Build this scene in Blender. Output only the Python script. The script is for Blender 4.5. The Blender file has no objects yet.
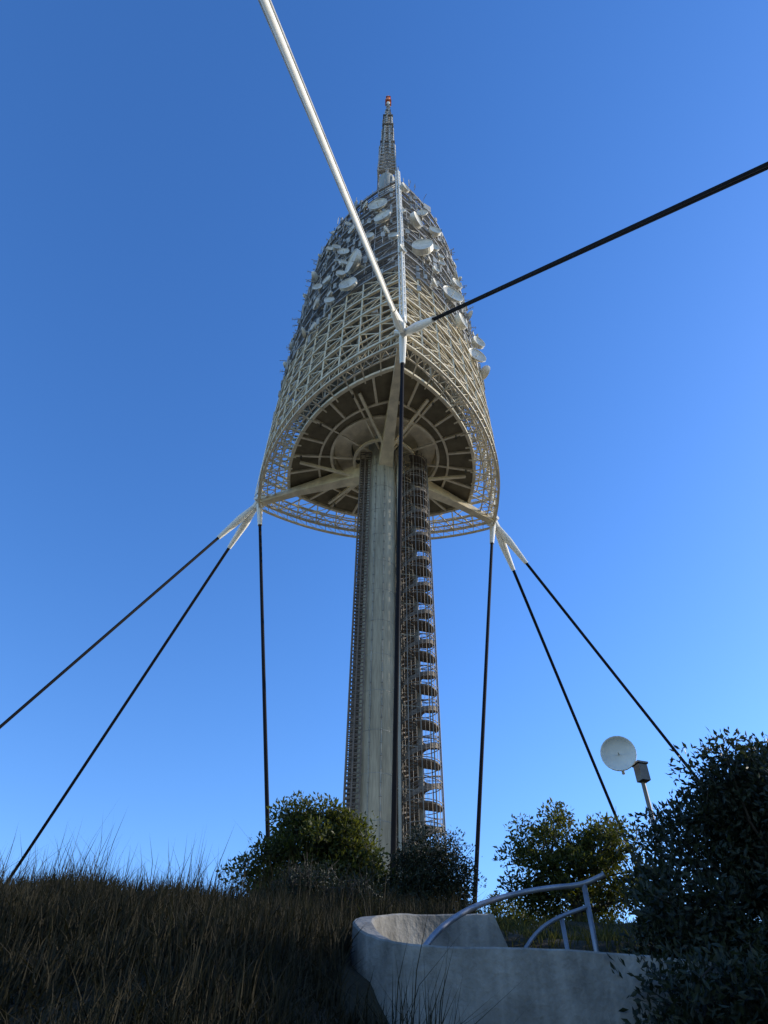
import bpy, math, random
import numpy as np
from mathutils import Vector, Matrix
random.seed(7); np.random.seed(7)
scene = bpy.context.scene
CY = -75.0   # camera y ; z=0 is eye level

# ---------------------------------------------------------------- materials
def mat(name, col, rough=0.7, metal=0.0, var=0.25, scale=3.0, bump=0.0, detail=6.0, stretch=None, col2=None, spec=0.3, stains=0.0):
    m = bpy.data.materials.new(name); m.use_nodes = True
    nt = m.node_tree; N = nt.nodes; L = nt.links
    b = N["Principled BSDF"]
    b.inputs["Roughness"].default_value = rough
    b.inputs["Metallic"].default_value = metal
    b.inputs["Specular IOR Level"].default_value = spec
    tc = N.new("ShaderNodeTexCoord"); mp = N.new("ShaderNodeMapping")
    if stretch: mp.inputs["Scale"].default_value = stretch
    L.new(tc.outputs["Object"], mp.inputs["Vector"])
    no = N.new("ShaderNodeTexNoise"); no.inputs["Scale"].default_value = scale; no.inputs["Detail"].default_value = detail
    no.inputs["Roughness"].default_value = 0.65
    L.new(mp.outputs["Vector"], no.inputs["Vector"])
    cr = N.new("ShaderNodeValToRGB")
    c2 = col2 if col2 else tuple(c*(1-var) for c in col)
    c1 = tuple(min(1, c*(1+var*0.5)) for c in col)
    cr.color_ramp.elements[0].position = 0.33; cr.color_ramp.elements[0].color = (*c2, 1)
    cr.color_ramp.elements[1].position = 0.68; cr.color_ramp.elements[1].color = (*c1, 1)
    L.new(no.outputs["Fac"], cr.inputs["Fac"])
    last = cr.outputs["Color"]
    if stains > 0:   # vertical weathering streaks
        mp2 = N.new("ShaderNodeMapping"); mp2.inputs["Scale"].default_value=(7,7,.5)
        L.new(tc.outputs["Object"], mp2.inputs["Vector"])
        n3 = N.new("ShaderNodeTexNoise"); n3.inputs["Scale"].default_value=1.0; n3.inputs["Detail"].default_value=5
        L.new(mp2.outputs["Vector"], n3.inputs["Vector"])
        r3 = N.new("ShaderNodeValToRGB"); r3.color_ramp.elements[0].position=.42; r3.color_ramp.elements[0].color=(1-stains,)*3+(1,)
        r3.color_ramp.elements[1].position=.6; r3.color_ramp.elements[1].color=(1,1,1,1)
        L.new(n3.outputs["Fac"], r3.inputs["Fac"])
        mm = N.new("ShaderNodeMixRGB"); mm.blend_type='MULTIPLY'; mm.inputs[0].default_value=1
        L.new(last, mm.inputs[1]); L.new(r3.outputs["Color"], mm.inputs[2]); last = mm.outputs[0]
    L.new(last, b.inputs["Base Color"])
    if bump > 0:
        bp = N.new("ShaderNodeBump"); bp.inputs["Strength"].default_value = bump; bp.inputs["Distance"].default_value = 0.02
        n2 = N.new("ShaderNodeTexNoise"); n2.inputs["Scale"].default_value = scale*8; n2.inputs["Detail"].default_value = 8
        L.new(mp.outputs["Vector"], n2.inputs["Vector"])
        L.new(n2.outputs["Fac"], bp.inputs["Height"]); L.new(bp.outputs["Normal"], b.inputs["Normal"])
    return m

def leafmat(name, c1, c2, trans=0.35, rough=0.5, spec=.25):
    m = bpy.data.materials.new(name); m.use_nodes = True
    nt = m.node_tree; N = nt.nodes; L = nt.links
    b = N["Principled BSDF"]; out = N["Material Output"]
    g = N.new("ShaderNodeNewGeometry")
    cr = N.new("ShaderNodeValToRGB")
    cr.color_ramp.elements[0].color = (*c1, 1); cr.color_ramp.elements[1].color = (*c2, 1)
    L.new(g.outputs["Random Per Island"], cr.inputs["Fac"])
    L.new(cr.outputs["Color"], b.inputs["Base Color"])
    b.inputs["Roughness"].default_value = rough
    b.inputs["Specular IOR Level"].default_value = spec
    t = N.new("ShaderNodeBsdfTranslucent")
    mx = N.new("ShaderNodeMixRGB"); mx.blend_type = 'MULTIPLY'; mx.inputs[0].default_value = 1
    mx.inputs[2].default_value = (1.7, 1.7, 0.6, 1)
    L.new(cr.outputs["Color"], mx.inputs[1]); L.new(mx.outputs[0], t.inputs["Color"])
    ms = N.new("ShaderNodeMixShader"); ms.inputs[0].default_value = trans
    L.new(b.outputs[0], ms.inputs[1]); L.new(t.outputs[0], ms.inputs[2]); L.new(ms.outputs[0], out.inputs["Surface"])
    return m

M_conc = mat("shaft_concrete", (0.40,0.385,0.315), 0.85, var=0.3, scale=0.5, bump=0.3, stretch=(1,1,0.15), stains=.18)
M_wall = mat("wall_concrete", (0.25,0.24,0.215), 0.9, var=0.45, scale=2.6, bump=0.8, stains=.22)
M_cream = mat("cream_painted_steel", (0.72,0.63,0.45), 0.5, var=0.25, scale=0.6)
M_white = mat("white_paint", (0.80,0.78,0.72), 0.5, var=0.1, scale=0.5, spec=.2)
M_galv = mat("galvanised_steel", (0.42,0.41,0.38), 0.5, 0.1, var=0.4, scale=0.4)
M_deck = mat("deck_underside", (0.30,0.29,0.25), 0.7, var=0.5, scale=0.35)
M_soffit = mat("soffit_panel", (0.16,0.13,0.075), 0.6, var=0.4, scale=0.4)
M_dark = mat("black_cable", (0.012,0.012,0.015), 0.85, var=0.2, scale=2, spec=.1)
M_brown = mat("rusty_ladder_steel", (0.15,0.12,0.095), 0.7, var=0.4, scale=1.0)
M_stair = mat("stair_steel", (0.20,0.18,0.155), 0.6, 0.1, var=0.4, scale=0.8)
M_panel = mat("stair_screen", (0.20,0.18,0.15), 0.7, var=0.4, scale=0.7, stretch=(1,1,0.3))
M_dish = mat("dish_white", (0.72,0.69,0.61), 0.45, var=0.35, scale=0.5)
M_orange = mat("orange_paint", (0.80,0.25,0.10), 0.5, var=0.15)
M_box = mat("equipment_grey", (0.46,0.45,0.41), 0.6, var=0.55, scale=0.3)
M_rail = mat("handrail_steel", (0.24,0.26,0.30), 0.45, 0.5, var=0.3, scale=6)
M_soil = mat("soil_and_dry_grass", (0.035,0.030,0.018), 0.95, var=0.55, scale=2.3, bump=1.0)
M_plaza = mat("pale_bounce_paving", (0.50,0.45,0.36), 0.9, var=0.25, scale=0.6)
M_bark = mat("bark", (0.05,0.04,0.03), 0.9, var=0.4, scale=8, bump=0.5)

# ---------------------------------------------------------------- mesh builder
class MB:
    def __init__(s): s.v=[]; s.f=[]; s.smooth=False
    def bar(s, p, q, r, n=4, r2=None, cap=True):
        p=Vector(p); q=Vector(q); d=q-p
        if d.length<1e-6: return
        d.normalize()
        up = Vector((0,0,1)) if abs(d.z)<0.9 else Vector((1,0,0))
        a=d.cross(up).normalized(); b=d.cross(a).normalized()
        if r2 is None: r2=r
        o=len(s.v)
        for k in range(n):
            t=2*math.pi*(k+0.5)/n; w=a*math.cos(t)+b*math.sin(t)
            s.v.append(p+w*r); s.v.append(q+w*r2)
        for k in range(n):
            k2=(k+1)%n
            s.f.append((o+2*k,o+2*k2,o+2*k2+1,o+2*k+1))
        if cap:
            s.f.append(tuple(o+2*k for k in reversed(range(n)))); s.f.append(tuple(o+2*k+1 for k in range(n)))
    def path(s, pts, r, n=6, closed=False):
        m=len(pts)
        for i in range(m if closed else m-1): s.bar(pts[i], pts[(i+1)%m], r, n, cap=(n>4))
    def tube(s, pts, r, n=8):
        pts=[Vector(p) for p in pts]; o=len(s.v); m=len(pts)
        a=None
        for i,p in enumerate(pts):
            d=(pts[min(i+1,m-1)]-pts[max(i-1,0)]).normalized()
            if a is None:
                up=Vector((0,0,1)) if abs(d.z)<0.9 else Vector((1,0,0))
                a=d.cross(up).normalized()
            else: a=(a-d*a.dot(d)).normalized()
            b=d.cross(a)
            for k in range(n):
                t=2*math.pi*k/n; s.v.append(p+(a*math.cos(t)+b*math.sin(t))*r)
        for i in range(m-1):
            for k in range(n):
                k2=(k+1)%n; s.f.append((o+i*n+k,o+i*n+k2,o+(i+1)*n+k2,o+(i+1)*n+k))
        s.f.append(tuple(o+k for k in reversed(range(n)))); s.f.append(tuple(o+(m-1)*n+k for k in range(n)))
    def box(s, c, sx, sy, sz, rot=0.0):
        c=Vector(c); o=len(s.v); cs,sn=math.cos(rot),math.sin(rot)
        for dz in (-.5,.5):
            for dx,dy in ((-.5,-.5),(.5,-.5),(.5,.5),(-.5,.5)):
                x=dx*sx; y=dy*sy
                s.v.append(c+Vector((x*cs-y*sn, x*sn+y*cs, dz*sz)))
        s.f += [(o+3,o+2,o+1,o),(o+4,o+5,o+6,o+7),(o,o+1,o+5,o+4),(o+1,o+2,o+6,o+5),(o+2,o+3,o+7,o+6),(o+3,o,o+4,o+7)]
    def prism(s, pts, z0, z1):
        n=len(pts); o=len(s.v)
        for p in pts: s.v.append(Vector((p[0],p[1],z0)))
        for p in pts: s.v.append(Vector((p[0],p[1],z1)))
        s.f.append(tuple(o+i for i in reversed(range(n)))); s.f.append(tuple(o+n+i for i in range(n)))
        for i in range(n):
            j=(i+1)%n; s.f.append((o+i,o+j,o+n+j,o+n+i))
    def annulus(s, outer, inner, z0, z1):
        n=len(outer); o=len(s.v)
        for ring,z in ((outer,z0),(inner,z0),(outer,z1),(inner,z1)):
            for p in ring: s.v.append(Vector((p[0],p[1],z)))
        for i in range(n):
            j=(i+1)%n
            s.f.append((o+i,o+n+i,o+n+j,o+j)); s.f.append((o+2*n+i,o+2*n+j,o+3*n+j,o+3*n+i))
            s.f.append((o+i,o+j,o+2*n+j,o+2*n+i)); s.f.append((o+n+j,o+n+i,o+3*n+i,o+3*n+j))
    def dish(s, c, d, r, drum=0.12):
        """drum/parabolic dish: rim faces d"""
        c=Vector(c); d=Vector(d).normalized(); up=Vector((0,0,1))
        a=d.cross(up).normalized(); b=d.cross(a).normalized(); n=24
        prof=[(0.0,-0.42),(0.45,-0.36),(0.8,-0.2),(1.0,0.0),(1.0,drum),(0.95,drum),(0.9,drum-.08),(0.5,drum-.22),(0.0,drum-.28)]
        o=len(s.v)
        for (rr,h) in prof:
            for k in range(n):
                t=2*math.pi*k/n
                s.v.append(c+(a*math.cos(t)+b*math.sin(t))*rr*r+d*h*r)
        for i in range(len(prof)-1):
            for k in range(n):
                k2=(k+1)%n; s.f.append((o+i*n+k,o+i*n+k2,o+(i+1)*n+k2,o+(i+1)*n+k))
        s.bar(c-d*0.35*r, c+d*0.25*r, 0.04*r, 5)
        s.bar(c-d*0.35*r, c-d*0.95*r, 0.12*r, 6)
        s.bar(c-d*0.95*r+b*r*.9, c-d*0.95*r-b*r*.9, 0.09*r, 6)
    def obj(s, name, m, parent=None, smooth=False):
        me=bpy.data.meshes.new(name); me.from_pydata([tuple(v) for v in s.v], [], s.f); me.update()
        if smooth:
            me.polygons.foreach_set("use_smooth",[True]*len(me.polygons))
        ob=bpy.data.objects.new(name, me); scene.collection.objects.link(ob)
        me.materials.append(m)
        if parent: ob.parent=parent
        return ob
def empty(name):
    e=bpy.data.objects.new(name,None); scene.collection.objects.link(e); return e

# ---------------------------------------------------------------- TOWER
tower=empty("telecommunications_tower")
PHI=math.radians(5.5); AZ=[math.radians(-90)+PHI, math.radians(30)+PHI, math.radians(150)+PHI]
M_SEG=24
def reul(R, M=M_SEG):
    P=[(R*math.cos(a),R*math.sin(a)) for a in AZ]; pts=[]
    for k in range(3):
        a,b,c=P[k],P[(k+1)%3],P[(k+2)%3]
        t0=math.atan2(a[1]-c[1],a[0]-c[0]); t1=math.atan2(b[1]-c[1],b[0]-c[0])
        while t1<t0: t1+=2*math.pi
        rr=R*math.sqrt(3)
        for i in range(M):
            t=t0+(t1-t0)*i/M; pts.append((c[0]+rr*math.cos(t),c[1]+rr*math.sin(t)))
    return pts
Z0=84.0; DZ=5.5; NF=13; RO=24.0
def tap(z):
    t=max(0,min(1.1,(z-Z0)/66.0)); return 1-0.06*t-0.10*t**2.0
def at_az(R, az):
    pts=reul(R,60); best=min(pts,key=lambda p: abs((math.atan2(p[1],p[0])-az+math.pi)%(2*math.pi)-math.pi)); return best
def p3(p,z): return Vector((p[0],p[1],z))
unit=reul(1.0)
def T(u,R,z): 
    k=tap(z); return Vector((u[0]*R*k,u[1]*R*k,z))
def ringp(R,z): return [T(u,R,z) for u in unit]

# shaft
s=MB()
n=40; cx=-0.45
s.tube([(cx,0,1.0),(cx,0,205.0)],2.25,n)
s.obj("concrete_shaft",M_conc,tower,True)
s=MB()
for z in range(6,84,5): 
    s.annulus([(cx+2.275*math.cos(t*math.pi/20),2.275*math.sin(t*math.pi/20)) for t in range(40)],
              [(cx+2.2*math.cos(t*math.pi/20),2.2*math.sin(t*math.pi/20)) for t in range(40)], z, z+0.06)
for a in (-112,-78):
    t=math.radians(a); x=cx+2.33*math.cos(t); y=2.33*math.sin(t)
    s.bar((x,y,1),(x,y,84),0.05,5)
    for z in np.arange(3,84,1.5): s.box((x,y,z),0.22,0.16,0.08)
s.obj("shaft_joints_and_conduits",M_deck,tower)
# lift guide lattice on left
s=MB()
xs=(-3.85,-3.1,-2.2); ys=(-1.9,-0.2)
for x in xs:
    for y in ys: s.bar((x,y,1),(x,y,84),0.12,4)
for i,z in enumerate(np.arange(2,84,0.55)):
    for y in ys: s.bar((xs[0],y,z),(xs[2],y,z),0.07,4)
    s.bar((xs[0],ys[0],z),(xs[0],ys[1],z),0.06,4)
    if i%2==0:
        s.bar((xs[0],ys[0],z),(xs[2],ys[0],z+0.55),0.06,4); s.bar((xs[2],ys[1],z),(xs[0],ys[1],z+0.55),0.06,4)
s.box((-3.0,-0.1,42.5),1.3,0.12,83)
s.obj("lift_guide_lattice",M_brown,tower)
# stair tower right
SC=Vector((4.55,0.1)); SR=2.4
s=MB(); 
for k in range(10):
    t=2*math.pi*(k+0.5)/10; s.bar((SC.x+SR*math.cos(t),SC.y+SR*math.sin(t),1),(SC.x+SR*math.cos(t),SC.y+SR*math.sin(t),84),0.08,4)
for k in range(30):
    t=2*math.pi*(k+0.5)/30; s.bar((SC.x+SR*math.cos(t),SC.y+SR*math.sin(t),1),(SC.x+SR*math.cos(t),SC.y+SR*math.sin(t),84),0.025,3)
s.bar((SC.x,SC.y,1),(SC.x,SC.y,84),0.3,10)
for z in np.arange(3,84,2.3):
    ring=[(SC.x+SR*math.cos(2*math.pi*i/24),SC.y+SR*math.sin(2*math.pi*i/24)) for i in range(24)]
    inn=[(SC.x+(SR-.1)*math.cos(2*math.pi*i/24),SC.y+(SR-.1)*math.sin(2*math.pi*i/24)) for i in range(24)]
    s.annulus(ring,inn,z,z+0.06)
s.obj("stair_frame",M_stair,tower)
s=MB(); per=18; pitch=4.6; nst=int(80/pitch*per)
for i in range(nst):
    t=2*math.pi*i/per; t2=2*math.pi*(i+1.02)/per; z=3+i*pitch/per
    a=(SC.x+.25*math.cos(t),SC.y+.25*math.sin(t)); b=(SC.x+2.15*math.cos(t),SC.y+2.15*math.sin(t))
    c=(SC.x+2.15*math.cos(t2),SC.y+2.15*math.sin(t2)); d=(SC.x+.25*math.cos(t2),SC.y+.25*math.sin(t2))
    s.prism([a,b,c,d],z,z+0.07)
    o=len(s.v)
    s.v += [p3(b,z-.3),p3(c,z-.3+pitch/per),p3(c,z+.3+pitch/per),p3(b,z+.3)]; s.f.append((o,o+1,o+2,o+3))
    s.bar(p3(b,z+1.1),p3(c,z+1.1+pitch/per),0.06,4); s.bar(p3(b,z+.6),p3(c,z+.6+pitch/per),0.03,4)
    s.bar(p3(b,z),p3(b,z+1.1),0.025,4)
for z in np.arange(5,84,pitch):   # half landings
    pts=[(SC.x+2.2*math.cos(t),SC.y+2.2*math.sin(t)) for t in np.linspace(-1.9,.3,12)]+[(SC.x,SC.y)]
    s.prism(pts,z,z+.2)
s.obj("spiral_stair_flights",M_brown,tower)
s=MB()
s.box((3.3,2.75,42.5),3.4,0.12,83)
for x in np.arange(1.7,5,0.4): s.box((x,2.62,42.5),0.1,0.1,83)
s.obj("stair_screen",M_panel,tower)
s=MB()
s.box((2.1,-1.1,42.5),0.3,0.5,83)
for z in np.arange(5,84,5): s.bar((1.7,-0.6,z),(SC.x,SC.y-0.2,z),0.08,4)
s.obj("stair_column",M_conc,tower)

# radial arms (box girders)
s=MB()
for k,a in enumerate(AZ):
    d=Vector((math.cos(a),math.sin(a),0)); pz=Vector((-d.y,d.x,0))
    def sec(r,w,zt,zb): return [d*r+pz*w+Vector((0,0,zb)), d*r-pz*w+Vector((0,0,zb)), d*r-pz*w+Vector((0,0,zt)), d*r+pz*w+Vector((0,0,zt))]
    secs=[sec(2.0,1.1,84.3,80.6),sec(7,0.85,84.3,81.8),sec(16,0.6,84.3,83.0),sec(24.3,0.5,84.4,83.4)]
    o=len(s.v)
    for q in secs: s.v+=q
    for i in range(3):
        for j in range(4):
            s.f.append((o+4*i+j,o+4*i+(j+1)%4,o+4*i+4+(j+1)%4,o+4*i+4+j))
    s.f.append((o,o+3,o+2,o+1)); s.f.append(tuple(o+12+j for j in range(4)))
    for sg in (-1,1):
        s.bar(d*5+pz*sg*0.6+Vector((0,0,82.0)), d*13.0+pz*sg*5.2+Vector((0,0,84.2)),0.3,4)
s.obj("radial_arms",M_cream,tower)

# lowest floor underside
def sc(R): return [(x*R,y*R) for x,y in unit]
def blend(R,f):
    out=[]
    for x,y in unit:
        a=math.atan2(y,x); rr=math.hypot(x,y)*(1-f)+0.86*f; out.append((R*rr*math.cos(a),R*rr*math.sin(a)))
    return out
circ=lambda r:[(r*math.cos(math.atan2(y,x)),r*math.sin(math.atan2(y,x))) for x,y in unit]
BO=blend(18.6,.2); BI=blend(12.8,.5)
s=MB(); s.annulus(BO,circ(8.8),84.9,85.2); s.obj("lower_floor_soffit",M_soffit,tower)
s=MB()
for i in range(0,72):
    if i%3==0: s.bar(p3(BI[i],84.7),p3(BO[i],84.7),0.26,4)
    if i%6==0: s.bar(p3(circ(8.8)[i],84.7),p3(BI[i],84.7),0.18,4)
s.path([p3(p,84.6) for p in BO],0.36,4,True); s.path([p3(p,84.65) for p in BI],0.24,4,True)
s.path([p3(p,84.6) for p in circ(8.8)],0.3,4,True); s.path([p3(p,83.6) for p in circ(5.0)],0.3,4,True)
for i in range(0,72,6):
    a=math.atan2(unit[i][1],unit[i][0]); s.bar((2.6*math.cos(a),2.6*math.sin(a),84.4),(8.8*math.cos(a),8.8*math.sin(a),84.5),0.22,4)
s.annulus(circ(8.7),circ(8.5),85.25,88.0)
s.obj("lower_floor_beams",M_cream,tower)
s=MB(); s.annulus(circ(8.4),circ(5.6),86.6,86.9); s.annulus(circ(5.5),circ(2.35),88.2,88.4)
s.obj("core_lobby",M_cream,tower)

# outer gratings / facade
cream=MB(); galv=MB(); deck=MB(); mesh=MB()
KC=4
for k in range(NF):
    z=Z0+DZ*k; tgt=cream if k<KC else galv
    for j,R in enumerate((24.0,22.4,20.8) if k<KC else (24.0,22.6,21.2,19.8)):
        tgt.path(ringp(R,z),(0.27 if j==0 else .14),4,True)
    for i in range(72):
        u=unit[i]; v=unit[(i+1)%72]
        if i%2==0 or k>=KC: tgt.bar(T(u,18,z)+Vector((0,0,.2)),T(u,24,z),.13,4,cap=False)
        if k<1:
            tgt.bar(T(u,24,z),T(v,20.8,z),0.07,4,cap=False)
            tgt.bar(T(u,20.8,z),T(v,24,z),0.07,4,cap=False)
    if k>0: deck.prism([tuple(p)[:2] for p in ringp(17.6+(1.5 if k>3 else 0),z)],z+0.15,z+0.35)
    if k>0:
        for i in range(0,72,2):
            u=unit[i]; deck.bar(T(u,4,z),T(u,19,z),0.13,4,cap=False)
        for R in (15,10): deck.path(ringp(R,z),0.14,4,True)
    if k>=KC:
        for R in np.arange(19.4,24,0.46): mesh.path([p+Vector((0,0,.12)) for p in ringp(R,z)],0.06,4,True)
    for h,r in ((1.1,0.06),(0.6,0.04)):
        tgt.path([T(u,24,z)+Vector((0,0,h)) for u in unit],r,4,True)
    for i in range(72):
        q=T(unit[i],24,z); tgt.bar(q,q+Vector((0,0,1.1)),0.04,4,cap=False)
    if k<NF-1:
        for i in range(0,72,2 if k<KC else 3):
            u=unit[i]; v=unit[(i+2)%72]
            tgt.bar(T(u,24,z),T(u,24,z+DZ),0.16 if k<KC else 0.12,4,cap=False)
            if k<KC:
                tgt.bar(T(u,24,z),T(v,24,z+DZ/2),0.08,4,cap=False)
                tgt.bar(T(v,24,z+DZ/2),T(u,24,z+DZ),0.08,4,cap=False)
            elif random.random()<0.35:
                tgt.bar(T(u,24,z),T(unit[(i+3)%72],24,z+DZ),0.07,4,cap=False)
        if k<KC: cream.path(ringp(24,z+DZ/2),0.14,4,True)
        else: 
            i0=random.randrange(72)
            galv.path([T(unit[(i0+i)%72],24.1,z+DZ*.55) for i in range(30)],0.09,4)
            galv.path([T(unit[(i0+i+35)%72],24.1,z+DZ*.4) for i in range(26)],0.09,4)
        for i in range(0,72,6):
            deck.bar(T(unit[i],17,z),T(unit[i],17,z+DZ),0.2,4,cap=False)
# hanging lattice skirt below the lowest ring
sk_=[Vector((u[0]*23.7,u[1]*23.7,82.3)) for u in unit]; tp=[Vector((u[0]*24,u[1]*24,84)) for u in unit]
cream.path(sk_,0.22,4,True)
for i in range(72):
    cream.bar(sk_[i],tp[i],.08,4,cap=False); cream.bar(sk_[i],tp[(i+1)%72],.05,4,cap=False)
cream.obj("lower_facade_lattice",M_cream,tower); galv.obj("upper_facade_lattice",M_galv,tower)
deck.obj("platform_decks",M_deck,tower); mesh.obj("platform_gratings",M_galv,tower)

# corner trusses
s=MB()
for a in AZ:
    d=Vector((math.cos(a),math.sin(a),0)); pz=Vector((-d.y,d.x,0))
    def Q(z):
        c=d*(24.0*tap(z)+.5); return [c+pz*0.42+Vector((0,0,z)),c-pz*0.42+Vector((0,0,z)),c+d*0.75+Vector((0,0,z))]
    zz=np.arange(86,155,1.1)
    for i,z in enumerate(zz):
        A=Q(z); B=Q(z+1.1)
        for j in range(3):
            s.bar(A[j],B[j],.13,5,cap=False)
            s.bar(A[j],(B if i%2 else A)[(j+1)%3],0.06,4,cap=False)
s.obj("corner_trusses",M_white,tower)

# equipment, boxes, antennas
s=MB(); w=MB(); g2=MB()
for k in range(3,NF):
    z=Z0+DZ*k; kk=tap(z)
    for _ in range(44 if k>3 else 12):
        i=random.randrange(72); R=random.uniform(16,22.8)*kk; u=unit[i]
        h=random.uniform(1.0,3.4)
        s.box((u[0]*R,u[1]*R,z+0.4+h/2),random.uniform(.7,2.2),random.uniform(.6,2.0),h,math.atan2(u[1],u[0]))
    for _ in range(60 if k>3 else 16):
        i=random.randrange(72); u=unit[i]; a=math.atan2(u[1],u[0]); R=24.3*kk
        zz=z+random.uniform(-.5,3.5); t=random.random()
        if t<0.5:
            w.box((u[0]*R,u[1]*R,zz),0.25,random.uniform(.3,.8),random.uniform(1.0,2.6),a)
        elif t<0.82:
            q=Vector((u[0]*R,u[1]*R,zz)); o=Vector((math.cos(a),math.sin(a),random.uniform(-.05,.25)))*random.uniform(.6,1.7)
            g2.bar(q,q+o,0.06,4)
            if random.random()<.6:
                for f in (.6,.9): 
                    pp=q+o*f; g2.bar(pp-Vector((0,0,.6)),pp+Vector((0,0,.6)),0.045,4)
        else:
            w.bar((u[0]*R,u[1]*R,zz-1.5),(u[0]*R,u[1]*R,zz+2.0),0.09,5)
for i in range(50):
    z=Z0+DZ*12; q=T(unit[random.randrange(72)],24,z)
    g2.bar(q,q+Vector((0,0,random.uniform(1,3.5))),0.07,4)
s.obj("equipment_cabinets",M_box,tower); w.obj("panel_antennas",M_box,tower); g2.obj("whip_antennas",M_galv,tower)
s=MB()
D=[(-92,128,1.9),(-77,128,1.7),(-106,115,2.5),(-74,117,2.1),(-108,107,1.8),(-52,112,2.4),(-50,103,1.6),(-96,137.5,2.2),(-30,102,2.0),
   (-135,112,1.2),(-128,118,1.1),(-122,107,1.0),(-118,125,1.3),(-140,121,1.1),(-100,122,1.1),(-64,124,1.2),(-45,119,1.4),(-60,134,1.4),(-112,134,1.3),
   (-82,143,1.2),(-38,127,1.1),(-125,131,1.0),(-20,110,1.5),(-68,107,.9),(-150,130,1.2),(-24,118,1.2),(-132,103,.9),(-58,121,.8),(-145,106,1.1),
   (-88,116,1.0),(-84,109,.9),(-70,138,1.3),(-105,143,1.0),(-15,103,1.5),(-10,116,1.3),(-90,121,.8),(-114,119,.8),(-96,110,.8),(-66,113,.8)]
random.seed(3)
for az,z,r in D:
    p=at_az(24.0*tap(z)+1.2,math.radians(az)); ang=math.radians(az+random.uniform(-50,50))
    s.dish((p[0],p[1],z),(math.cos(ang),math.sin(ang),random.uniform(-.05,.03)),r*.9,random.choice((.1,.3,.55)))
for _ in range(50):
    az=random.uniform(-180,180); z=random.uniform(108,150); p=at_az(24.0*tap(z)+.7,math.radians(az)); ang=math.radians(az+random.uniform(-60,60))
    s.dish((p[0],p[1],z),(math.cos(ang),math.sin(ang),0),random.uniform(.45,.95),random.choice((.1,.5)))
s.obj("microwave_dishes",M_dish,tower,False)

# top mast
s=MB(); w=MB()
def lattice(mb,w0,w1,z0,z1,step,r):
    z=z0; i=0
    while z<z1-0.01:
        zn=min(z+step,z1); a=w0+(w1-w0)*(z-z0)/(z1-z0); b=w0+(w1-w0)*(zn-z0)/(z1-z0)
        A=[Vector((cx+sx*a/2,sy*a/2,z)) for sx,sy in ((-1,-1),(1,-1),(1,1),(-1,1))]
        B=[Vector((cx+sx*b/2,sy*b/2,zn)) for sx,sy in ((-1,-1),(1,-1),(1,1),(-1,1))]
        for j in range(4):
            mb.bar(A[j],B[j],r,4); mb.bar(A[j],B[(j+1)%4],r*.6,4); mb.bar(A[(j+1)%4],B[j],r*.6,4); mb.bar(B[j],B[(j+1)%4],r*.7,4)
        z=zn; i+=1
lattice(s,5.4,3.8,205,230,3,0.22); lattice(s,2.6,2.2,230,260,2.2,0.16); lattice(s,1.2,.9,260,276,1.6,0.12)
s.bar((cx,0,205),(cx,0,276),0.45,8)
for z,hw in ((216,4.6),(226,4.2),(231.5,4.6),(241,3.6),(250,3.6),(259.5,3.4),(268,1.8),(275,1.5)): s.box((cx,0,z),hw,hw,0.25)
for z0,z1,rad,num in ((219,230,2.6,8),(233,248,2.0,8),(251,259,1.8,6),(261,267,1.0,4)):
    for j in range(num):
        t=2*math.pi*j/num+.3
        zz=z0
        while zz<z1-1:
            w.box((cx+rad*math.cos(t),rad*math.sin(t),zz+1.1),0.3,0.55,1.9,t); zz+=2.4
            s.bar((cx,0,zz-.5),(cx+rad*math.cos(t),rad*math.sin(t),zz-.5),0.09,4)
s.obj("antenna_mast",M_galv,tower); w.obj("mast_antenna_panels",M_box,tower)
s=MB(); s.bar((cx,0,274),(cx,0,278.5),0.6,10); s.obj("mast_top_section",M_white,tower)
s=MB(); s.bar((cx,0,278.5),(cx,0,284),0.7,10); s.bar((cx,0,284),(cx,0,287.5),0.14,6); s.box((cx,0,279),2.2,2.2,0.3); s.box((cx,0,283.8),1.7,1.7,0.25)
s.obj("mast_tip",M_orange,tower)

# guys
corner=[Vector((RO*math.cos(a),RO*math.sin(a),84.0)) for a in AZ]
guys=[(2,(-33.8,9,-38),0),(2,(-35.2,33.0,-48),0),(1,(21.3,33,-38),0),(1,(29.9,18.4,-36.3),0),(0,(-9.2,-43.6,-38),1),(0,(21.7,-35.5,-38),0)]
nd=MB()
for gi,(c,d,wht) in enumerate(guys):
    P=corner[c]; d=Vector(d).normalized(); side=d.cross(Vector((0,0,1))).normalized(); upv=side.cross(d)
    L=(84+ (4 if c==0 else -1.5))/(-d.z)
    a=P+d*1.0; b=P+d*9.5
    nd.bar(a,P+d*4.5,0.42,12,r2=0.66); nd.bar(P+d*4.5,b,0.66,12,r2=0.36)
    s=MB()
    if wht:
        s.tube([b-d*.5,P+d*L],0.24,14)
        s.obj("guy_cable_%d"%(gi+1),M_white,tower,True)
        s=MB()
        off=side*.27; s.tube([b-d*.5+off,P+d*L+off],0.07,8)
        off=side*-.27; s.tube([b-d*.5+off,P+d*L+off],0.07,8)
        s.obj("guy_cable_conduit_%d"%(gi+1),M_galv,tower,True)
    else:
        for o1 in (0.13,-0.13):
            off=side*o1; s.tube([b-d*.5+off,P+d*L+off],0.14,8)
        s.obj("guy_cable_%d"%(gi+1),M_dark,tower,True)
        if c==0:
            s=MB(); off=upv*0.2; s.tube([b-d*.5+off,P+d*L+off],0.05,6); s.obj("guy_cable_conduit_%d"%(gi+1),M_galv,tower,True)
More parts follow.
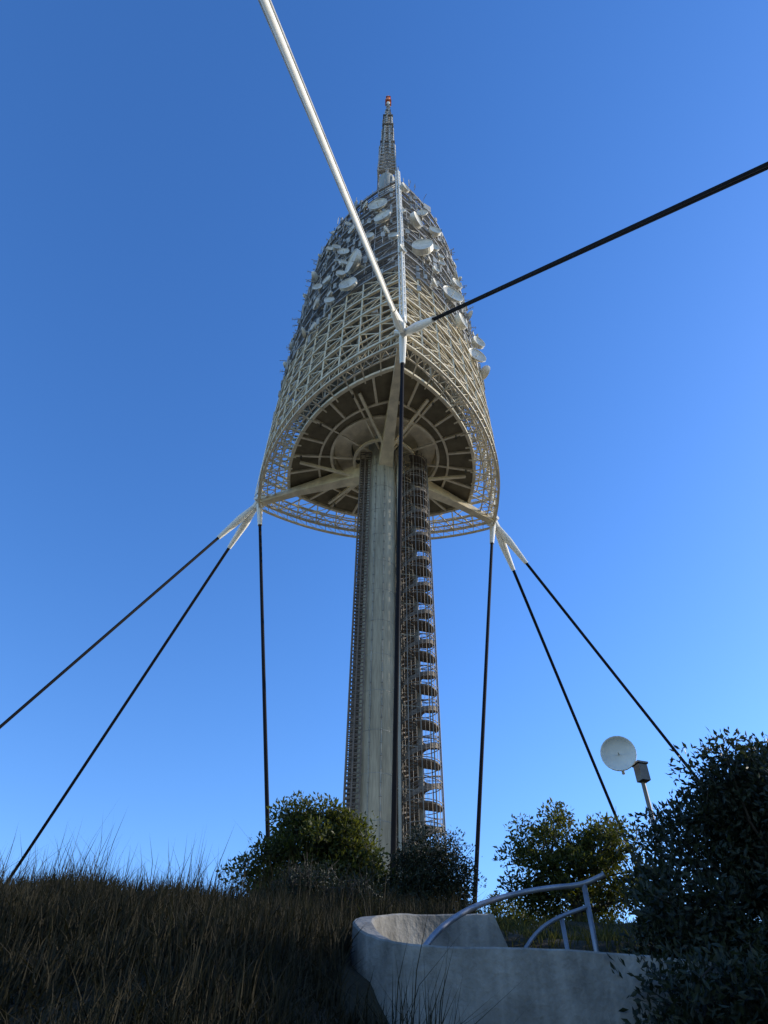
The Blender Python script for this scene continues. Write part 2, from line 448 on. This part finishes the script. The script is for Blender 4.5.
for k in range(3):
    P=corner[k]; tgt=Vector((9*math.cos(AZ[k]),9*math.sin(AZ[k]),0)); d=(tgt-P).normalized()
    nd.bar(P+d*0.8,P+d*6.0,0.55,10,r2=0.36)
    s=MB(); s.tube([P+d*5,P+d*(82/-d.z)],0.25,8); s.obj("tie_down_cable_%d"%(k+1),M_dark,tower,True)
    o=Vector((math.cos(AZ[k]),math.sin(AZ[k]),0)); pz=Vector((-o.y,o.x,0))
    nd.bar(P+o*-0.8+Vector((0,0,1.2)),P+o*0.9+Vector((0,0,-1.2)),0.8,8,r2=0.6)
    nd.bar(P+pz*1.2,P-pz*1.2,0.4,8)
    nd.bar(P+Vector((0,0,.6)),P+o*0.8+Vector((0,0,3.2)),0.35,6)
nd.obj("cable_sockets",M_white,tower)

# ---------------------------------------------------------------- GROUND
FL=([-60,1,3.5,5,6.5,9,12,15,70,100,250,600,4000],[-9,-1.6,-.3,.6,1.4,2.2,2.9,2.95,2.6,2,-30,-90,-140])
FR=([-60,1,4,6.7,7.0,8.7,9.3,12,15,70,100,250,600,4000],[-9,-1.6,-.8,.1,.85,1.25,2.0,2.8,2.95,2.6,2,-30,-90,-140])
def hfun(x,yp):
    l=np.interp(yp,*FL); r=np.interp(yp,*FR)
    t=np.clip((x+1.2)/2.4,0,1); t=t*t*(3-2*t)
    h=l*(1-t)+r*t
    h=h-60*np.clip((np.abs(x)-70)/200,0,1)*np.clip((np.hypot(x,yp)-60)/200,0,1)
    h=h+0.07*np.sin(x*1.3+yp*.7)+0.05*np.sin(x*2.9-yp*2.1)*np.clip(np.abs(yp-7.5)-1.5,0,1)
    return h
gx=np.unique(np.concatenate([np.linspace(-3000,-100,14),np.linspace(-100,-14,22),np.linspace(-14,14,113),np.linspace(14,100,22),np.linspace(100,3000,14)]))
gy=np.unique(np.concatenate([np.linspace(-1500,-60,8),np.linspace(-60,0,14),np.linspace(0,18,91),np.linspace(18,120,26),np.linspace(120,3500,18)]))
X,Y=np.meshgrid(gx,gy); H=hfun(X,Y)
nx=len(gx); ny=len(gy)
me=bpy.data.meshes.new("ground")
me.from_pydata(list(zip(X.ravel().tolist(),(Y.ravel()+CY).tolist(),H.ravel().tolist())),[],
  [(j*nx+i,j*nx+i+1,(j+1)*nx+i+1,(j+1)*nx+i) for j in range(ny-1) for i in range(nx-1)])
me.polygons.foreach_set("use_smooth",[True]*len(me.polygons)); me.materials.append(M_soil)
g=bpy.data.objects.new("ground",me); scene.collection.objects.link(g)
s=MB(); s.prism([(48*math.cos(t),48*math.sin(t)) for t in np.linspace(0,2*math.pi,64,endpoint=False)],1.0,3.15)
s.obj("bounce_plaza",M_plaza)  # plaza hidden behind the crest, added pale to bounce sunlight onto the tower's underside

# grass
def blades(name, n, xr, yr, hr, w, m, seed, lean=0.5, accept=None, clump=.45):
    rng=np.random.default_rng(seed)
    x=rng.uniform(*xr,n); y=rng.uniform(*yr,n)
    cl=np.sin(x*2.1+np.sin(y*1.7)*2)*np.sin(y*2.6+np.sin(x*1.9)*2)
    keep=rng.random(n)<(1-clump+clump*cl)
    if accept is not None: keep&=accept(x,y)
    x=x[keep]; y=y[keep]; cl=cl[keep]; n=len(x)
    z=hfun(x,y)-.02
    h=rng.uniform(*hr,n)*(0.75+0.5*rng.random(n))*(1+.35*cl)
    a=rng.uniform(0,2*np.pi,n); l=rng.normal(0,lean,n)*h; b=rng.uniform(0,2*np.pi,n)
    dx=np.cos(a)*w/2; dy=np.sin(a)*w/2
    lx=np.cos(b)*l; ly=np.sin(b)*l
    V=np.zeros((n,5,3))
    V[:,0]=np.stack([x-dx,y-dy+CY,z],1); V[:,1]=np.stack([x+dx,y+dy+CY,z],1)
    V[:,2]=np.stack([x-dx*.7+lx*.35,y-dy*.7+ly*.35+CY,z+h*.6],1); V[:,3]=np.stack([x+dx*.7+lx*.35,y+dy*.7+ly*.35+CY,z+h*.6],1)
    V[:,4]=np.stack([x+lx,y+ly+CY,z+h],1)
    o=(np.arange(n)*5)[:,None]
    F=[tuple(q) for q in (o+np.array([[0,1,3,2]])).tolist()]+[tuple(q) for q in (o+np.array([[2,3,4]])).tolist()]
    me=bpy.data.meshes.new(name); me.from_pydata(V.reshape(-1,3).tolist(),[],F); me.materials.append(m)
    ob=bpy.data.objects.new(name,me); scene.collection.objects.link(ob); return ob
M_grass=leafmat("dry_grass_blades",(0.011,0.011,0.007),(0.044,0.037,0.022),0.12,.8,.1)
M_grass2=leafmat("green_grass_blades",(0.03,0.035,0.012),(0.085,0.08,0.03),0.3,.8,.1)
notwall=lambda x,y: ~((x>-0.3)&(y>6.55)&(y<9.0))
gr=empty("grass")
a=blades("grass_blades",130000,(-10,1.2),(3.6,14.0),(.12,.34),.012,M_grass,1,accept=lambda x,y:notwall(x,y)&((x<0.9)|(y>9)))
a2=blades("grass_ground_cover",120000,(-7.5,1.0),(3.6,11.5),(.04,.14),.018,M_grass,9,lean=1.1,accept=notwall,clump=.15)
b=blades("grass_blades_bank",26000,(-.5,7),(9.0,14.5),(.06,.16),.014,M_grass2,2,lean=.8)
c=blades("grass_stalks",4600,(-11,.2),(8,14.0),(.3,.8),.010,M_grass,3,lean=.4)
d=blades("grass_weeds_by_wall",1300,(.1,3.2),(5.6,6.4),(.35,.85),.012,M_grass,4,lean=.45)
for q in (a,a2,b,c,d): q.parent=gr

# ---------------------------------------------------------------- foliage
def plant(name, blobs, nleaf, leaf, m, seed, trunk_base, twigs=40, clumps=60, csize=0.22, fill=0.25):
    rng=np.random.default_rng(seed); root=empty(name)
    cs=[]; vols=np.array([b[3]*b[4]*b[5] for b in blobs]); vols=vols**.75; vols/=vols.sum()
    for _ in range(clumps):
        b=blobs[rng.choice(len(blobs),p=vols)]
        v=rng.normal(size=3); v/=np.linalg.norm(v); r=rng.uniform(.55,1.05)
        if v[2]<-.4: v[2]*=-.5
        cs.append((np.array(b[:3])+v*np.array(b[3:6])*r, csize*rng.uniform(.55,1.4)))
    cc=np.array([c for c,_ in cs]); cz=np.array([z for _,z in cs])
    n1=int(nleaf*(1-fill)); idx=rng.integers(0,len(cs),n1)
    v=rng.normal(size=(n1,3)); v/=np.linalg.norm(v,axis=1)[:,None]
    p1=cc[idx]+v*(rng.random((n1,1))**.5)*cz[idx][:,None]*np.array([1.15,1.15,.85])
    n2=nleaf-n1; bi=rng.choice(len(blobs),n2,p=vols); B=np.array(blobs)[bi]
    v2=rng.normal(size=(n2,3)); v2/=np.linalg.norm(v2,axis=1)[:,None]
    p2=B[:,:3]+v2*(rng.random((n2,1))**.45)*B[:,3:6]*.9
    P=np.concatenate([p1,p2]); n=len(P)
    out=np.concatenate([v,v2]); d=out*.6+rng.normal(size=(n,3))*.7+np.array([0,0,.35]); d/=np.linalg.norm(d,axis=1)[:,None]
    q=rng.normal(size=(n,3)); sd=np.cross(d,q); sd/=np.linalg.norm(sd,axis=1)[:,None]
    nr=np.cross(d,sd)
    L=leaf*rng.uniform(.6,1.35,(n,1)); W=L*rng.uniform(.34,.48,(n,1))
    V=np.zeros((n,4,3)); V[:,0]=P; V[:,1]=P+d*L*.5-sd*W*.5+nr*W*.15; V[:,2]=P+d*L; V[:,3]=P+d*L*.5+sd*W*.5+nr*W*.15
    V[:,:,1]+=CY
    o=(np.arange(n)*4)[:,None]
    F=(o+np.array([[0,1,2]])).tolist()+(o+np.array([[0,2,3]])).tolist()
    me=bpy.data.meshes.new("leaves"); me.from_pydata(V.reshape(-1,3).tolist(),[],F); me.materials.append(m)
    ob=bpy.data.objects.new("leaves",me); scene.collection.objects.link(ob); ob.parent=root
    s=MB(); tb=Vector((trunk_base[0],trunk_base[1]+CY,float(hfun(np.array(trunk_base[0]),np.array(trunk_base[1])))-.1))
    allc=[Vector((c[0],c[1]+CY,c[2])) for c,_ in cs]
    lo=tb+Vector((0,0,.35)); s.bar(tb,lo,.09,7,r2=.07)
    forks=[]
    for k in range(6):
        e=allc[rng.integers(0,len(allc))]; mid=lo.lerp(e,.5)+Vector(rng.normal(size=3)*.08)
        s.bar(lo,mid,.055,6,r2=.035); forks.append(mid)
    for e in allc:
        f=min(forks,key=lambda q:(q-e).length); m1=f.lerp(e,.5)+Vector(rng.normal(size=3)*.05)
        s.bar(f,m1,.022,5,r2=.014); s.bar(m1,e,.014,4,r2=.006)
    for k in range(twigs):
        e=allc[rng.integers(0,len(allc))]; dd=Vector(rng.normal(size=3)); dd.z=abs(dd.z)+.3; dd.normalize()
        s.bar(e,e+dd*csize*rng.uniform(.8,1.7),.006,3,r2=.003)
    s.obj("branches",M_bark,root)
    return root
M_leafA=leafmat("leaf_mid",(0.020,0.027,0.009),(0.085,0.088,0.022),0.45)
M_leafD=leafmat("leaf_dark",(0.010,0.014,0.008),(0.030,0.036,0.016),0.15)
M_leafR=leafmat("leaf_bluegreen",(0.008,0.013,0.009),(0.034,0.042,0.024),0.25)
plant("shrub",[(-1.2,13,3.85,1.0,.9,1.0),(-.65,13.1,3.85,.75,.8,.95),(-1.85,12.9,3.55,.5,.6,.7),(-1.15,12.9,4.45,.75,.6,.65),(-.5,12.9,3.3,.6,.6,.6)],28000,.085,M_leafA,11,(-1.2,13),clumps=85,csize=.27,fill=.38)
plant("shrub",[(.85,12.8,3.65,.75,.7,.9),(.6,12.8,3.3,.8,.7,.6),(1.2,12.8,3.4,.5,.5,.75)],18000,.06,M_leafD,12,(.8,12.8),clumps=60,csize=.2,fill=.65)
plant("tree",[(3.0,12.6,3.95,.7,.7,.85),(3.9,12.8,3.75,.8,.7,.85),(2.6,12.5,3.5,.55,.5,.5),(3.4,12.7,3.3,1.3,.7,.45)],18000,.08,M_leafA,13,(3.3,12.7),clumps=85,csize=.22,fill=.2)
plant("shrub",[(4.3,7.6,1.4,1.75,1.1,1.75),(2.95,7.2,1.3,.62,.6,1.2),(4.9,7.8,2.75,1.4,1.0,1.0),(3.35,7.5,2.4,.6,.5,.65),(2.75,6.4,.5,.75,.5,.95),(4.0,7.3,2.8,.7,.6,.6),(4.4,6.6,.9,1.2,.6,1.2),(5.0,7.6,3.5,.35,.35,.5)],88000,.075,M_leafR,14,(4.2,7.6),twigs=150,clumps=220,csize=.25,fill=.42)
plant("shrub",[(2.0,16,3.6,1.3,.6,.5),(3.8,16.5,3.7,1.5,.6,.6)],11000,.08,M_leafA,15,(2.4,16),clumps=50,csize=.25)
plant("shrub",[(-8.4,13.5,3.25,.7,.6,.35)],2500,.08,M_leafA,16,(-8.4,13.5),clumps=18,csize=.2)
plant("shrub",[(-1.0,10.5,2.75,.6,.5,.45),(-.3,9.9,2.4,.5,.4,.4)],10000,.035,M_leafD,17,(-.9,10.5),clumps=55,csize=.16,twigs=200)
plant("tree",[(9.5,9,3.2,2.0,1.8,2.6),(8.6,12,3.6,1.8,1.6,2.4),(10.5,13.5,4.2,2,2,2.6)],24000,.16,M_leafD,18,(9.5,10.5),clumps=110,csize=.5,fill=.5)  # out of frame on the right, added to shade the foreground grass
plant("tree",[(8.5,5.5,2.2,1.8,1.8,2.4),(10.5,3,1.8,2.0,1.8,2.4)],18000,.16,M_leafD,19,(9,4.5),clumps=90,csize=.5,fill=.5)  # second unseen foliage mass, added to cast shade over the foreground

# ---------------------------------------------------------------- WALL
wp=[(3.6,7.1,1.30),(2.8,6.85,1.33),(2.0,6.7,1.35),(1.3,6.62,1.36),(.8,6.62,1.36),(.4,6.68,1.38),(.08,6.83,1.44),(-.14,7.08,1.55),(-.25,7.4,1.70),(-.25,7.75,1.82),(-.14,8.1,1.92),(.08,8.42,2.0),(.4,8.68,2.05),(.8,8.85,2.09),(1.25,8.92,2.12)]
def smoothpath(p,it=2):
    for _ in range(it):
        q=[p[0]]
        for a,b in zip(p[:-1],p[1:]):
            q.append(tuple(.75*u+.25*v for u,v in zip(a,b))); q.append(tuple(.25*u+.75*v for u,v in zip(a,b)))
        q.append(p[-1]); p=q
    return p
wp=smoothpath(wp); s=MB(); th=0.2; m=len(wp)
cols=[]
for i,p in enumerate(wp):
    a=Vector(wp[max(i-1,0)][:2]); b=Vector(wp[min(i+1,m-1)][:2]); t=(b-a).normalized(); nrm=Vector((t.y,-t.x))
    pi=(p[0]+nrm.x*th,p[1]+nrm.y*th); bv=.018; jz=random.uniform(-.004,.004)
    po=Vector((p[0],p[1])); pin=Vector(pi); dr=(pin-po).normalized(); zt=p[2]+jz
    prof=[(po,-.8),(po,zt-bv),(po+dr*bv,zt),(pin-dr*bv,zt),(pin,zt-bv),(pin,-.8)]
    o=len(s.v)
    for q,z in prof: s.v.append(Vector((q.x,q.y+CY,z)))
    cols.append(o)
for o,o2 in zip(cols[:-1],cols[1:]):
    for j in range(5): s.f.append((o+j,o2+j,o2+j+1,o+j+1))
s.f.append(tuple(cols[0]+j for j in range(6))); s.f.append(tuple(cols[-1]+j for j in reversed(range(6))))
o=len(s.v)
x0,y0=1.25,8.72
for yy in (y0,y0+.2):
    s.v += [Vector((x0,yy+CY,-.2)),Vector((x0+.75,yy+CY,-.2)),Vector((x0+.42,yy+CY,1.2)),Vector((x0+.05,yy+CY,2.11)),Vector((x0,yy+CY,2.11))]
s.f += [(o,o+1,o+2,o+3,o+4),(o+9,o+8,o+7,o+6,o+5)]
for j in range(5): s.f.append((o+j,o+5+j,o+5+(j+1)%5,o+(j+1)%5))
wl=s.obj("concrete_wall",M_wall)

# handrail
s=MB()
def W(x,yp,z): return (x,yp+CY,z)
top=smoothpath([W(.36,6.95,1.36),W(.55,7.12,1.60),W(.9,7.4,1.85),W(1.35,7.6,2.02),W(1.75,7.7,2.11),W(2.1,7.75,2.15),W(2.34,7.7,2.24)],2)
s.tube(top,.027,10)
low=smoothpath([W(1.25,7.4,1.35),W(1.5,7.55,1.66),W(1.75,7.65,1.82),W(2.12,7.74,1.95)],2)
s.tube(low,.02,8)
s.tube([W(2.12,7.74,2.15),W(2.14,7.74,.9)],.027,8); s.tube([W(1.82,7.68,1.86),W(1.86,7.68,.9)],.022,8)
s.obj("handrail",M_rail,None,True)

# dish on pole
dp=empty("satellite_dish")
s=MB(); c=Vector(W(3.98,11.0,5.07)); s.dish(c,(-.35,-.9,-.1),.29); s.obj("reflector",M_dish,dp,True)
s=MB(); s.bar(W(4.33,11.15,2.4),W(4.33,11.15,4.9),.035,8); s.bar(W(4.33,11.15,4.88),c+Vector((.1,.25,0)),.03,6); s.obj("pole",M_stair,dp)
s=MB(); s.box(W(4.33,11.1,4.78),.16,.16,.26,.3); s.box(W(4.33,11.1,4.94),.2,.2,.03,.3); s.obj("equipment_box",M_stair,dp)

# ---------------------------------------------------------------- light / world / camera
SUN_AZ=73.0; SUN_EL=24.0
w=bpy.data.worlds.new("World"); scene.world=w; w.use_nodes=True
nt=w.node_tree; bg=nt.nodes["Background"]; sk=nt.nodes.new("ShaderNodeTexSky"); sk.sky_type='NISHITA'; sk.sun_disc=False
sk.sun_elevation=math.radians(SUN_EL); sk.sun_rotation=math.radians(SUN_AZ); sk.air_density=1.0; sk.dust_density=0.25; sk.ozone_density=3.0; sk.altitude=300
hs=nt.nodes.new("ShaderNodeHueSaturation"); hs.inputs["Hue"].default_value=0.510; hs.inputs["Saturation"].default_value=1.24; hs.inputs["Value"].default_value=1.95
nt.links.new(sk.outputs[0],hs.inputs["Color"]); nt.links.new(hs.outputs[0],bg.inputs[0]); bg.inputs[1].default_value=0.15
sd=bpy.data.lights.new("sun","SUN"); sd.energy=5.0; sd.angle=math.radians(.5); sd.color=(1,.91,.77)
so=bpy.data.objects.new("sun",sd); scene.collection.objects.link(so)
sv=Vector((math.sin(math.radians(SUN_AZ))*math.cos(math.radians(SUN_EL)),math.cos(math.radians(SUN_AZ))*math.cos(math.radians(SUN_EL)),math.sin(math.radians(SUN_EL))))
so.rotation_euler=sv.to_track_quat('Z','Y').to_euler()
cd=bpy.data.cameras.new("camera"); co=bpy.data.objects.new("camera",cd); scene.collection.objects.link(co)
cd.sensor_fit='VERTICAL'; cd.sensor_height=36; cd.sensor_width=27; cd.lens=24.0; cd.clip_end=10000; cd.clip_start=.05
co.matrix_world=Matrix.Translation((0,CY,0))@Matrix.Rotation(math.radians(134),4,'X')@Matrix.Rotation(math.radians(.77),4,'Z')
scene.camera=co
scene.view_settings.view_transform='Standard'; scene.view_settings.look='None'; scene.view_settings.exposure=0
